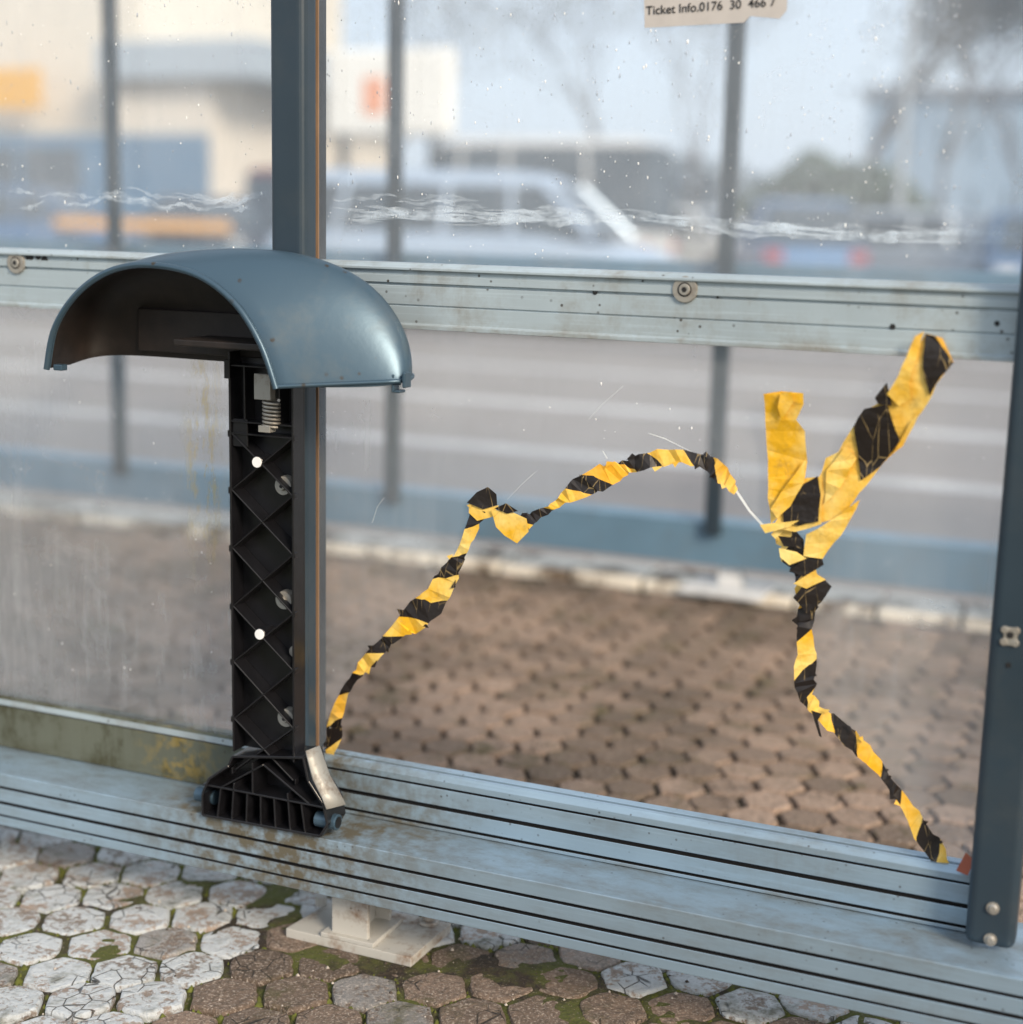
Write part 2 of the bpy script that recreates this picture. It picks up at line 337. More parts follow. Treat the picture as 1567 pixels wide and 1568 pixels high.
# foot under beam
b=MB()
c=[G(438,1420,.02),G(512,1376,.02),G(692,1412,.02),G(630,1466,.02)]
b.put([(p.x,p.y,.018) for p in c]+[(p.x,p.y,.002) for p in c],[(0,1,2,3),(4,5,6,7),(0,1,5,4),(1,2,6,5),(2,3,7,6),(3,0,4,7)])
q=G(565,1425,.02); q=Vector((q.x-.01,q.y+.005,0))
b.box(q.x-.035,q.x+.03,q.y-.045,q.y-.037,.018,.1115); b.box(q.x-.035,q.x+.03,q.y+.03,q.y+.038,.018,.1115); b.box(q.x-.006,q.x+.004,q.y-.037,q.y+.03,.018,.1115)
b.box(q.x-.05,q.x+.045,q.y-.055,q.y+.048,.018,.026)
p=G(657,1412,.02); b.cyl((p.x,p.y,.018),(p.x,p.y,.024),.017); b.cyl((p.x,p.y,.024),(p.x,p.y,.036),.011,.011,6)
p=G(492,1385,.02); b.cyl((p.x,p.y,.018),(p.x,p.y,.034),.010,.010,6)
b.done("foot_plate",M_white,S,bevel=.0015)
b=MB()
for fx in (-2.3,-3.3):
    b.box(fx-.1,fx+.1,-.07,.08,.004,.018); b.box(fx-.03,fx+.03,-.03,.03,.018,.1115)
b.done("foot_plate_left",M_white,S,bevel=.0015)
# ================================================================== seat
T=empty("shelter_seat",(-1.25,-.11,.2))
def cr(keys,t):
    n=len(keys)-1; x=min(max(t*n,0),n-1e-6); i=int(x); f=x-i
    p=[Vector(keys[min(max(k,0),n)]) for k in (i-1,i,i+1,i+2)]
    return .5*((2*p[1])+(-p[0]+p[2])*f+(2*p[0]-5*p[1]+4*p[2]-p[3])*f*f+(-p[0]+3*p[1]-3*p[2]+p[3])*f**3)
YA=-.215
A=[P(u,v,YA) for u,v in ((72,562),(84,500),(118,447),(168,412),(228,402),(302,417),(360,460),(400,523),(424,592))]
B=[(-1.565,-.15,.912),(-1.555,-.10,.920),(-1.49,-.08,.925),(-1.30,-.078,.925),(-1.11,-.078,.925),(-1.035,-.078,.925),(-1.002,-.09,.925),(-.992,-.115,.922),(-.997,-.14,.920)]
ns,ntt=56,28; V=[];F=[]
for i in range(ns+1):
    s=i/ns; a=cr(A,s); bb=cr(B,s)
    for j in range(ntt+1):
        u=j/ntt*math.pi/2; ex=.80
        fx=math.sin(u)**ex if u>0 else 0; fz=max(math.cos(u),0)**ex
        q=a.lerp(bb,fx); q.z=bb.z+(a.z-bb.z)*fz+.043*(max(math.sin(2*u),0)**.8)*math.sin(math.pi*s)**.8
        V.append(q)
for i in range(ns):
    for j in range(ntt):
        k=i*(ntt+1)+j; F.append((k,k+1,k+ntt+2,k+ntt+1))
o=add("seat_shell",V,F,[M_shell,M_inner],T,True)
bm=bmesh.new(); bm.from_mesh(o.data)
cen=Vector((-1.28,-.12,.93)); tot=sum((f.normal.dot(f.calc_center_median()-cen)*f.calc_area() for f in bm.faces))
if tot<0: bmesh.ops.reverse_faces(bm,faces=bm.faces)
bm.to_mesh(o.data); bm.free()
sm=o.modifiers.new("s",'SOLIDIFY'); sm.thickness=.006; sm.offset=-1; sm.material_offset=1; sm.material_offset_rim=0
bv=o.modifiers.new("b",'BEVEL'); bv.width=.0015; bv.segments=2; bv.limit_method='ANGLE'; bv.angle_limit=math.radians(50)
def tube(name,pts,r,m,par,n=10):
    cu=bpy.data.curves.new(name,'CURVE'); cu.dimensions='3D'; cu.bevel_depth=r; cu.bevel_resolution=3
    sp=cu.splines.new('POLY'); sp.points.add(len(pts)-1)
    for i,p in enumerate(pts): sp.points[i].co=(*p,1)
    o=bpy.data.objects.new(name,cu); cu.materials.append(m); sc.collection.objects.link(o); o.parent=par; o.matrix_parent_inverse=Matrix.Translation(par.location).inverted(); cu.use_fill_caps=True
    return o
tube("arch_rim",[cr(A,i/60)+Vector((0,-.001,-.003)) for i in range(61)],.0048,M_shell,T)
tube("base_rim",[A[-1].lerp(Vector(B[-1]),i/10) for i in range(11)]+[cr(B,1-.4*i/20) for i in range(21)],.0034,M_shell,T)
b=MB(); p=P(616,580,-.135)
b.box(p.x-.014,p.x-.010,p.y-.006,p.y+.012,p.z-.020,p.z+.006); b.box(p.x+.004,p.x+.009,p.y-.008,p.y+.012,p.z-.012,p.z+.01); b.box(p.x-.0105,p.x+.0,p.y-.006,p.y+.012,p.z-.020,p.z-.016)
p=P(92,562,-.21); b.box(p.x-.010,p.x+.006,p.y-.004,p.y+.01,p.z-.005,p.z+.004)
b.done("rim_lugs",M_shell,T,bevel=.0015)
b=MB(); b.box(-1.47,-1.12,-.10,-.09,.935,1.0); b.box(-1.34,-1.12,-.19,-.10,.955,.965)
b.done("inner_bracket",M_inner,T,bevel=.002)
# column
xl,xr,yf,yb=-1.288,-1.176,-.127,-.094
zt=.945; zb=P(410,1158,-.12).z
b=MB()
b.box(xl,xr,yb-.003,yb,zb,zt)
b.box(xl,xl+.0035,yf,yb-.003,zb,zt); b.box(xr-.0035,xr,yf,yb-.003,zb,zt)
nodes=[P(410,v,yf).z for v in (668,756,846,936,1022,1110,1190)]
for i in range(len(nodes)-1):
    a,c=nodes[i],max(nodes[i+1],zb-.03)
    b.bar((xl+.003,a),(xr-.003,c),.0024,yf+.001,yb-.003); b.bar((xr-.003,a),(xl+.003,c),.0024,yf+.001,yb-.003)
for z in (zt-.02,nodes[0],nodes[0]+.018): b.bar((xl+.003,z),(xr-.003,z),.003,yf+.001,yb-.003)
for i in range(len(nodes)):
    z=nodes[i]; b.box(xl-.0025,xl,yf,yf+.01,z-.006,z+.004); b.box(xr,xr+.002,yf,yf+.01,z-.004,z+.004)
b.box(xl-.006,xl+.004,yf-.002,yb,zt-.04,zt-.012)
b.box(xl+.004,xl+.03,yf+.004,yf+.008,nodes[0]-.02,nodes[0]+.022)
for dx in (.025,.085): b.bar((xl+dx,nodes[0]+.018),(xl+dx,zt-.02),.003,yf+.004,yb-.003)
zg=.2085
outl=[P(358,1158,yf),P(352,1172,yf),P(322,1192,yf),P(312,1215,yf),P(312,1248,yf),P(492,1280,yf),P(503,1262,yf),P(497,1232,yf),P(474,1196,yf),P(466,1160,yf)]
outl=[(p.x,max(p.z,zg)) for p in outl]
for i in range(len(outl)):
    b.bar(outl[i],outl[(i+1)%len(outl)],.004,yf-.004,-.075)
tvv=[Vector((x,0,z)) for x,z in outl]
b.put([(v.x,-.085,v.z) for v in tvv],tessellate_polygon([tvv]))
zm=(P(400,1218,yf).z)
b.bar((outl[3][0],zm),(outl[7][0],zm),.003,yf-.002,-.085)
for k in range(1,8):
    x=outl[4][0]+(outl[5][0]-outl[4][0])*k/8; b.bar((x,zg),(x+(.5-k/8)*.02,zm+(.012 if k in(2,6) else 0)),.003,yf-.002,-.085)
cxm=(xl+xr)/2
b.bar((cxm,zm+.05),(outl[2][0]+.02,zm),.003,yf,-.085); b.bar((cxm,zm+.05),(outl[8][0],zm),.003,yf,-.085); b.bar((cxm-.02,zm),(cxm-.02,zm+.05),.003,yf,-.085)
for u,v in ((393,708),(397,972)):      # round bosses
    p=P(u,v,-.1275); b.cyl((p.x,yb-.003,p.z),(p.x,-.1255,p.z),.0095,.0095,20)
b.done("support_column",M_black,T,bevel=.0006,seg=1)
b=MB(); b3=MB()
for u,v in ((430,745),(431,921),(434,1102)):
    p=P(u,v,-.118); b.cyl((p.x,yb-.003,p.z),(p.x,-.112,p.z),.0150,.0140,24); b.cyl((p.x,-.112,p.z),(p.x,-.117,p.z),.0075,.006,12)
    b3.cyl((p.x,-.1171,p.z),(p.x,-.1176,p.z),.003,.003,6)
p=P(447,1000,-.112); b.cyl((p.x,yb-.003,p.z),(p.x,-.105,p.z),.009,.009,20)
p=P(410,592,-.12); b.box(p.x-.014,p.x+.014,-.135,-.12,p.z-.018,p.z+.020)
b.box(p.x-.006,p.x+.014,-.137,-.120,p.z-.066,p.z-.056)
b.done("column_screws",M_washer,T,bevel=.0008); b3.done("screw_heads",M_gasket,T)
b=MB()
for u,v in ((393,708),(397,972)):
    p=P(u,v,-.1275); b.cyl((p.x,-.1256,p.z),(p.x,-.1272,p.z),.0082,.0078,20)
b.done("column_hole_light",M_splat_hole,T)  # pale discs painted as bright background showing through holes in the column
sp=[]; ps=P(416,610,-.125)
for i in range(140):
    a=i/20*2*math.pi; sp.append(Vector((ps.x+.0125*math.cos(a),-.125+.010*math.sin(a),ps.z-.002-.04*i/140)))
tube("spring",sp,.0022,M_zinc,T)
b=MB(); p0=P(318,1223,-.11); b.cyl((p0.x-.026,-.1,p0.z),(p0.x+.01,-.1,p0.z),.012,.012,20)
p1=P(488,1256,-.115); b.cyl((p1.x-.005,-.11,p1.z),(p1.x+.032,-.11,p1.z),.0125,.0125,20); o=b.done("hinge_pin",M_shell,T,bevel=.001)
b=MB(); b.cyl((p1.x+.0322,-.11,p1.z),(p1.x+.0326,-.11,p1.z),.009,.009,20); b.done("hinge_pin_bore",M_black,T)
pp=[P(466,1150,-.128),P(470,1168,-.129),P(477,1194,-.131),P(491,1222,-.133),P(498,1240,-.134)]
V=[];n=len(pp)
for i,q in enumerate(pp): V+=[Vector((q.x+.002,q.y,q.z)),Vector((q.x+.008+.0025*i,q.y+.03,q.z))]
o=add("side_bracket",V,[(2*i,2*i+1,2*i+3,2*i+2) for i in range(n-1)],M_washer,T,True); o.modifiers.new("s",'SOLIDIFY').thickness=.003
# ================================================================== hazard tape
H=empty("hazard_tape",(-.8,0,.6))
tv=[];tf=[];tuv=[];tmi=[]
def tape(pts,phase=0,y=-.005,mi=0,jit=.08,slant=1.1):
    Q=[];W=[]
    for i in range(len(pts)-1):
        for k in range(3):
            f=k/3; Q.append((pts[i][0]*(1-f)+pts[i+1][0]*f+(rnd()-.5)*3,pts[i][1]*(1-f)+pts[i+1][1]*f+(rnd()-.5)*3)); W.append(pts[i][2]*(1-f)+pts[i+1][2]*f)
    Q.append(pts[-1][:2]); W.append(pts[-1][2])
    X=[P(u,v) for u,v in Q]; L=phase; n=len(X); base=len(tv)
    extra=[]
    for i in range(n):
        if i: L+=(X[i]-X[i-1]).length
        a=X[max(0,i-1)];c=X[min(n-1,i+1)]; d=(c-a); d.y=0; d.normalize(); q=Vector((-d.z,0,d.x))
        m=((X[i]-CAM).dot(FW)/FPX); wd=W[i]*m*(1+(rnd()-.5)*2*jit*2)
        sk=d*(rnd()-.5)*wd*.35
        j1=(rnd()-.5)*.006; j2=(rnd()-.5)*.006
        tv.append(X[i]+q*wd/2+sk+Vector((0,y+j1,0))); tv.append(X[i]-q*wd/2-sk+Vector((0,y-j2-.002,0)))
        tuv.append((L,slant*wd/2)); tuv.append((L,-slant*wd/2))
        if rnd()<.22: extra.append((X[i],d.copy(),q*(1 if rnd()<.5 else -1),wd,L))
    for i in range(n-1):
        tf.append((base+2*i,base+2*i+1,base+2*i+3)); tf.append((base+2*i,base+2*i+3,base+2*i+2)); tmi.extend((mi,mi))
    for x,d,q,wd,L in extra:   # torn shreds along the edges
        b0=len(tv); l=.002+.005*rnd(); wv=.003+.006*rnd()
        for pt_ in (x+q*wd*.42-d*wv,x+q*wd*.42+d*wv,x+q*(wd*.5+l)+d*(rnd()-.5)*.012):
            tv.append(pt_+Vector((0,y-.003-rnd()*.002,0))); tuv.append((L,slant*wd/2))
        tf.append((b0,b0+1,b0+2)); tmi.append(mi)
def poly(pts,ax,phase=0,y=-.006,mi=0,slant=.8,jy=.0015,top=None):
    E=[]
    for i in range(len(pts)):
        a=pts[i]; c=pts[(i+1)%len(pts)]; l=math.hypot(c[0]-a[0],c[1]-a[1]); k=max(1,int(l/14))
        for q in range(k):
            f=q/k; am=0 if q==0 else 2.2
            E.append((a[0]+(c[0]-a[0])*f+(rnd()-.5)*am,a[1]+(c[1]-a[1])*f+(rnd()-.5)*am))
    X=[P(u,v) for u,v in E]; base=len(tv)
    for x in X:
        yy=y+(rnd()-.5)*jy
        lean=max(0,min(1,(x.z-.84)/.13)); yy-=lean*.024
        tv.append(x+Vector((0,yy,0))); tuv.append((0,0))
    for t in tessellate_polygon([X]): tf.append(tuple(base+k for k in t)); tmi.append(mi)
NA=None
tape([(506,1182,8),(510,1150,14),(514,1120,30),(520,1095,24),(532,1058,15),(548,1035,12),(562,1016,20),(590,985,24),(600,975,18),(632,950,38),(665,922,44),(688,885,34),(702,858,22),(714,838,18),(726,805,20),(736,778,30)],.0)
poly([(720,768),(735,752),(752,744),(765,755),(766,772),(745,778)],NA,0,-.010,2)
poly([(722,768),(750,776),(768,772),(758,790),(735,796),(722,784)],NA,.0,-.008,1)
poly([(757,778),(790,782),(812,792),(815,812),(797,830),(778,818),(765,805)],NA,.0,-.012,1)
poly([(764,776),(782,768),(800,780),(783,784)],NA,.0,-.015,2)
tape([(805,800,24),(822,790,16),(845,778,10),(862,766,12),(880,752,26),(915,735,40),(945,722,34),(962,714,20),(975,710,26),(1010,702,26),(1050,697,17),(1085,708,22),(1100,718,30),(1115,732,22),(1130,752,8)],.045)
tape([(1190,812,14),(1212,824,38),(1218,850,42),(1236,868,36),(1240,895,36),(1238,930,30),(1234,960,22),(1237,1000,27),(1235,1040,34),(1238,1068,24),(1252,1085,16),(1275,1104,26),(1305,1128,30),(1335,1158,22),(1360,1190,12),(1385,1222,15),(1408,1262,26),(1438,1308,28),(1455,1342,14)],.02)
poly([(1219,912),(1240,885),(1262,880),(1278,895),(1262,920),(1240,936)],NA,.045,-.013,2)
poly([(1220,890),(1250,872),(1270,884),(1240,898)],NA,.0,-.016,1)
poly([(1212,872),(1235,852),(1262,850),(1266,862),(1235,880)],NA,.0,-.013,2)
poly([(1198,836),(1225,842),(1240,852),(1214,862),(1200,850)],NA,.0,-.016,1)
poly([(1196,818),(1230,820),(1234,838),(1205,834)],NA,.0,-.013,2)
poly([(1246,1085),(1252,1105),(1258,1124),(1262,1126),(1256,1100),(1262,1090)],NA,.0,-.010,2)
# long flag
poly([(1188,806),(1208,765),(1238,730),(1262,728),(1262,760),(1262,800),(1222,812)],NA,0,-.013,1)
poly([(1240,760),(1262,720),(1268,700),(1288,690),(1312,650),(1332,625),(1358,610),(1378,580),(1425,508),(1450,515),(1467,552),(1440,585),(1428,612),(1398,655),(1375,690),(1352,712),(1330,742),(1290,790),(1255,800)],NA,0,-.009,1)
poly([(1205,796),(1206,768),(1222,745),(1258,726),(1262,755),(1258,796),(1228,802)],NA,0,-.0165,2)
poly([(1313,650),(1330,623),(1366,616),(1372,640),(1384,672),(1352,712),(1322,734),(1318,690)],NA,0,-.0125,2)
poly([(1421,560),(1424,508),(1440,512),(1467,552),(1440,585),(1430,603)],NA,0,-.0125,2)
poly([(1347,606),(1366,582),(1372,618),(1352,616)],NA,0,-.0125,2)
poly([(1366,600),(1384,572),(1410,512),(1424,504),(1400,582),(1402,606),(1384,618)],NA,0,-.0155,1)
poly([(1270,718),(1300,680),(1316,700),(1290,745),(1266,770)],NA,0,-.0125,1,.8,.005)
poly([(1372,692),(1400,644),(1421,620),(1388,680)],NA,0,-.0145,1)
# upright yellow piece
poly([(1178,600),(1205,596),(1238,599),(1238,616),(1226,640),(1238,658),(1240,705),(1236,735),(1215,775),(1184,800),(1180,760)],NA,.0,-.011,1,.8,.004)
poly([(1186,776),(1202,750),(1240,700),(1237,736),(1216,772),(1196,790)],NA,.0,-.0175,1,.8,.004)
poly([(1205,598),(1222,596),(1224,612),(1205,640),(1200,620)],NA,.0,-.0165,1,.8,.004)
poly([(1240,815),(1275,795),(1322,762),(1300,805),(1265,852),(1235,848)],NA,.0,-.017,1,.8,.004)
poly([(1170,800),(1192,797),(1230,793),(1215,803),(1178,813)],NA,.0,-.019,1)
me=bpy.data.meshes.new("tape_strips"); me.from_pydata([tuple(v) for v in tv],[],tf)
for m_ in (M_tape,M_yel,M_blk): me.materials.append(m_)
uvl=me.uv_layers.new(name="UVMap")
for p in me.polygons:
    p.material_index=tmi[p.index]
    for li in p.loop_indices: uvl.data[li].uv=tuv[me.loops[li].vertex_index]
o=bpy.data.objects.new("tape_strips",me); sc.collection.objects.link(o); o.parent=H; o.matrix_parent_inverse=Matrix.Translation(H.location).inverted()
p=P(1478,1325,-.03); b=MB(); b.put([(p.x-.01,-.03,p.z-.01),(p.x+.006,-.035,p.z-.012),(p.x+.012,-.028,p.z+.008),(p.x,-.022,p.z+.015)],[(0,1,2),(0,2,3)])
b.done("dry_leaf",plain("leaf_red",(.3,.07,.03),.6))
# ================================================================== poster
PO=empty("paper_notice",(-.55,0,1.5))
pc=[P(988,42,-.0025),P(1140,34,-.0025),P(1150,24,-.0025),P(1195,28,-.0025),P(1206,15,-.0025),P(1210,-90,-.0025),P(985,-90,-.0025)]
add("paper",pc,[tuple(range(7))],plain("paper",(.50,.47,.45),.7,0,.06,30),PO)
pk=[P(987,-3,-.0032),P(1165,-12,-.0032),P(1165,-90,-.0032),P(987,-90,-.0032)]
add("paper_dark_block",pk,[(0,1,2,3)],plain("print_dark",(.03,.02,.03),.6),PO)
tcu=bpy.data.curves.new("notice_text",'FONT'); tcu.body="Ticket Info.0176  30  466 7"; tcu.size=.0162; tcu.offset=.0001; tcu.materials.append(M_gasket)
to=bpy.data.objects.new("notice_text",tcu); sc.collection.objects.link(to); p=P(990,22,-.0035); to.location=p; p2=P(1190,8,-.0035)
to.rotation_euler=(math.radians(90),math.atan2(-(p2.z-p.z),(p2.x-p.x)),0); to.parent=PO; to.matrix_parent_inverse=Matrix.Translation(PO.location).inverted()
# ================================================================== pavement
def pavermat():
    m=N("paver"); t=m.attr('tone'); pa=m.attr('paint')
    n=m.noise(90,6,.75); n2=m.noise(14,6,.7); n3=m.noise(230,3,.7)
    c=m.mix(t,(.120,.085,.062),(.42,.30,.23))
    c=m.mix(m.ramp(n,.44,.62,0,.7),c,(.075,.055,.040)); c=m.mix(m.ramp(n3,.52,.68,0,.8),c,(.48,.40,.33))
    v=m.n('ShaderNodeTexVoronoi',feature='DISTANCE_TO_EDGE'); v.inputs['Scale'].default_value=30; m.l(m.coord((1,1,1)),v.inputs['Vector'])
    ck=m.math('MULTIPLY',m.ramp(v.outputs['Distance'],.035,.01),m.ramp(m.noise(7,3),.54,.60))
    wear=m.math('MULTIPLY',pa,m.ramp(m.math('ADD',m.math('MULTIPLY',n2,.6),m.math('MULTIPLY',n,.4)),.44,.50,0.,1.))
    c=m.mix(m.math('MULTIPLY',pa,.35),c,(.24,.24,.23))
    c=m.mix(wear,c,m.mix(n,(.44,.48,.51),(.64,.67,.69)))
    c=m.mix(m.math('MULTIPLY',ck,.8),c,(.04,.032,.022))
    moss=m.math('MULTIPLY',m.ramp(m.noise(5,6,.7),.50,.60),m.ramp(n2,.47,.6)); c=m.mix(m.math('MULTIPLY',moss,.75),c,(.07,.065,.02))
    h=m.math('ADD',n,m.math('MULTIPLY',n2,2.)); h=m.math('SUBTRACT',h,m.math('MULTIPLY',ck,1.5))
    m.bsdf(c,.88,0,h,.9,.006); return m.m
def jointmat():
    m=N("joint_dirt"); n=m.noise(6,6,.7); n2=m.noise(120,4,.7); n3=m.noise(260,2,.6)
    X=m.xyz(); g=m.math('MULTIPLY',m.ramp(n,.42,.54),m.ramp(X[1],.9,.1))
    c=m.mix(g,(.030,.021,.014),(.085,.095,.018)); c=m.mix(m.ramp(n2,.52,.7,0,.5),c,(.12,.09,.05)); c=m.mix(m.ramp(n3,.64,.72,0,.7),c,(.36,.31,.24)); m.bsdf(c,.95,0,n2,1.,.008); return m.m
M_joint=jointmat()
Rh=.0600; V=[];F=[];tn=[];pt=[]
dx=1.5*Rh; dy=math.sqrt(3)*Rh
rw=random.Random(3)
for i in range(int(6.4/dx)):
    for j in range(int(3.55/dy)):
        cx=-4.9+i*dx; cy=-.95+j*dy+(dy/2 if i%2 else 0)
        if cy>2.44: continue
        nz=mn.noise(Vector((cx*2.3,cy*2.3,0)))
        near=(cy<.7 and cx>-3)
        paint=0
        if cx<-1.25+.16*nz and cy<.16: paint=.95 if rw.random()<.9 else .4
        elif cy>.02 and cy<.15: paint=(.9 if mn.noise(Vector((cx*3+7,cy*2,3)))>-.1 else .15)
        elif rw.random()<.05: paint=.25
        if cy>.16: paint=min(paint,.0)
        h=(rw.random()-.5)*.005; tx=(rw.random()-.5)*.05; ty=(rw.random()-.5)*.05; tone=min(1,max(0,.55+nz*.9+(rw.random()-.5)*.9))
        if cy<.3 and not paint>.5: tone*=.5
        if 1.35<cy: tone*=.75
        cx+=(rw.random()-.5)*.007; cy+=(rw.random()-.5)*.007
        base=len(V); M=24 if near else 12; per=M//6
        prof=[]
        for k in range(M):
            a0=(k//per)*math.pi/3; a1=a0+math.pi/3; f=(k%per)/per
            x=(1-f)*math.cos(a0)+f*math.cos(a1); y=(1-f)*math.sin(a0)+f*math.sin(a1)
            if k%per==0: x*=.965; y*=.965
            jn=1+.06*mn.noise(Vector((cx*9+x*2.2,cy*9+y*2.2,4)))+(rw.random()-.5)*.04
            prof.append((x*jn,y*jn))
        g=.0 if near else .015
        for rr,zz in ((.83-g,.001),(.895-g,.0),(.93-g,-.005),(.94-g,-.03)):
            for x,y in prof:
                X_=Rh*rr*x; Y_=Rh*rr*y
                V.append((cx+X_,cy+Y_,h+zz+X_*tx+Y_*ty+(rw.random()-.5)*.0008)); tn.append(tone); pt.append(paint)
        F.append(tuple(base+k for k in range(M)))
        for r_ in range(3):
            for k in range(M):
                F.append((base+r_*M+k,base+r_*M+(k+1)%M,base+r_*M+M+(k+1)%M,base+r_*M+M+k))
o=add("hexagonal_pavement",V,F,pavermat(),None,False)
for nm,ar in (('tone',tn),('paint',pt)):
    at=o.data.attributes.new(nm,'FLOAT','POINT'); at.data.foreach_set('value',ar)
def sheet(name,x0,x1,y0,y1,z,m): return add(name,[(x0,y0,z),(x1,y0,z),(x1,y1,z),(x0,y1,z)],[(0,1,2,3)],m)
sheet("pavement_bed",-30,30,-12,2.62,-.024,M_joint)
V=[];F=[];st=.011; nx=int(4.2/st); ny=int(2.6/st)
for j in range(ny+1):
    for i in range(nx+1):
        x=-3.2+i*st; y=-.9+j*st
        z=-.0100+.012*mn.noise(Vector((x*3.1,y*3.1,7)))+.006*mn.noise(Vector((x*14,y*14,2)))+.003*mn.noise(Vector((x*50,y*50,2)))
        if x>-1.35: z+=.0095*math.exp(-((y+.06)/.14)**2)
        if x<-1.3 and y<.1: z+=.003
        if y>.3: z-=.005
        if y>1.5: z-=.008*(y-1.5)
        V.append((x,y,max(z,-.0235)))
for j in range(ny):
    for i in range(nx):
        k=j*(nx+1)+i; F.append((k,k+1,k+nx+2,k+nx+1))
add("joint_dirt",V,F,M_joint,None,True)
b=MB(); M_moss=plain("moss",(.11,.12,.020),.95,0,.5,60)
for i in range(3400):
    if rw.random()<.6: x=-2.6+3*rw.random(); y=-.6+.85*rw.random()
    else: x=-2.6+2.7*rw.random(); y=-.05+.25*rw.random()
    if mn.noise(Vector((x*4,y*4,1)))<-.08: continue
    i0=round((x+4.9)/dx); cy=-.95+round((y+.95-(dy/2 if i0%2 else 0))/dy)*dy+(dy/2 if i0%2 else 0); cx=-4.9+i0*dx
    k=rw.randrange(6); f=rw.random(); a=k*math.pi/3; c_=(k+1)*math.pi/3
    px=cx+Rh*((1-f)*math.cos(a)+f*math.cos(c_)); py=cy+Rh*((1-f)*math.sin(a)+f*math.sin(c_)); r=.002+.007*rw.random()
    n=6; ring=[(px+r*math.cos(q*6.283/n)*(.7+.6*rw.random()),py+r*math.sin(q*6.283/n)*(.7+.6*rw.random()),-.009) for q in range(n)]
    b.put(ring+[(px,py,-.003+r*.6)],[(q,(q+1)%n,n) for q in range(n)])
b.done("moss",M_moss,None,True)
b=MB()
for i in range(4200):
    x=-3+3.6*rw.random(); y=-.7+3*rw.random()**1.4; r=.0010+.0032*rw.random()**3; mi=rw.randrange(2)
    z=.0015
    vs=[(x+r,y,z),(x,y+r*.8,z),(x-r,y,z),(x,y-r,z),(x,y,z+r),(x,y,z-r)]
    b.put(vs,[(0,1,4),(1,2,4),(2,3,4),(3,0,4)],mi)
b.done("grit",[plain("grit_light",(.42,.37,.32),.9),plain("grit_dark",(.06,.045,.035),.9)])
def asph(name,a,c):
    m=N(name); n=m.noise(.7,6,.6); n2=m.noise(60,4,.7); col=m.mix(m.ramp(n,.3,.7),a,c); col=m.mix(m.ramp(n2,.4,.7,0,.4),col,(.18,.16,.15)); m.bsdf(col,.85,0,n2,.5,.004); return m.m
M_as=asph("asphalt_worn",(.26,.23,.21),(.35,.31,.285))
M_kerb=metal("kerb_stone",(.84,.78,.68),(.12,.08,.05),1.6,0,.85,1.,scale=6)
b=MB(); x=-14
while x<8:
    b.box(x,x+.235,2.56,2.79,-.2,.008+.008*rw.random()); x+=.25
b.done("kerb",M_kerb,None,bevel=.008)
sheet("road",-90,60,2.78,30,-.075,M_as)
sheet("ground",-500,500,-300,600,-.13,asph("ground_mat",(.16,.15,.13),(.22,.21,.19)))
M_line=plain("road_paint",(.58,.56,.54),.7,0,.2,3)
b=MB()
for y,wd in ((5.35,.25),(7.3,.3),(9.6,.25),(12.6,.25)):
    b.put([(-60,y,-.071),(50,y,-.071),(50,y+wd,-.071),(-60,y+wd,-.071)],[(0,1,2,3)])
b.done("road_markings",M_line)
# ================================================================== far bus shelter
FS=empty("bus_shelter",(-1.2,2.55,0))
Y=2.55
M_falu=metal("alu_far",(.15,.26,.36),(.15,.15,.13),.3,.3,.45,.2)
b=MB(); b.box(-9,2.6,Y-.06,Y+.06,.10,.237); b.box(-9,2.6,Y-.02,Y+.02,.93,1.03); b.done("far_beams",M_falu,FS,bevel=.004)
b=MB()
X0=P(1122,200,Y-.075).x; SPC=(X0-P(172,200,Y-.075).x)/2
for k in range(-6,4):
    x=X0+k*SPC; b.box(x-.026,x+.026,Y-.09,Y-.0605,.2,2.45)
b.done("far_posts",M_post,FS,bevel=.006)
b=MB(); fx=P(1120,900,Y).x
for k in (-6,-3,0,3):
    x=fx+k*SPC; b.box(x-.13,x+.13,Y-.13,Y+.07,.02,.034); b.box(x-.035,x+.035,Y-.03,Y+.03,.034,.0995)
b.done("far_feet",plain("far_foot_paint",(.62,.63,.64),.6),FS,bevel=.002)
b=MB(); b.put([(-9,Y,.24),(2.6,Y,.24),(2.6,Y,2.45),(-9,Y,2.45)],[(0,1,2,3)]); b.done("far_panes",M_gfar,FS)
b=MB(); b.box(-9.1,2.7,Y-.8,Y+.15,2.46,2.54); b.done("far_shade_roof",M_post,FS,bevel=.01)  # out of view; added so its shade darkens the paving below
b=MB(); b.box(-9.1,2.7,Y+.155,Y+.16,2.40,2.54); b.done("far_fascia",M_falu,FS)
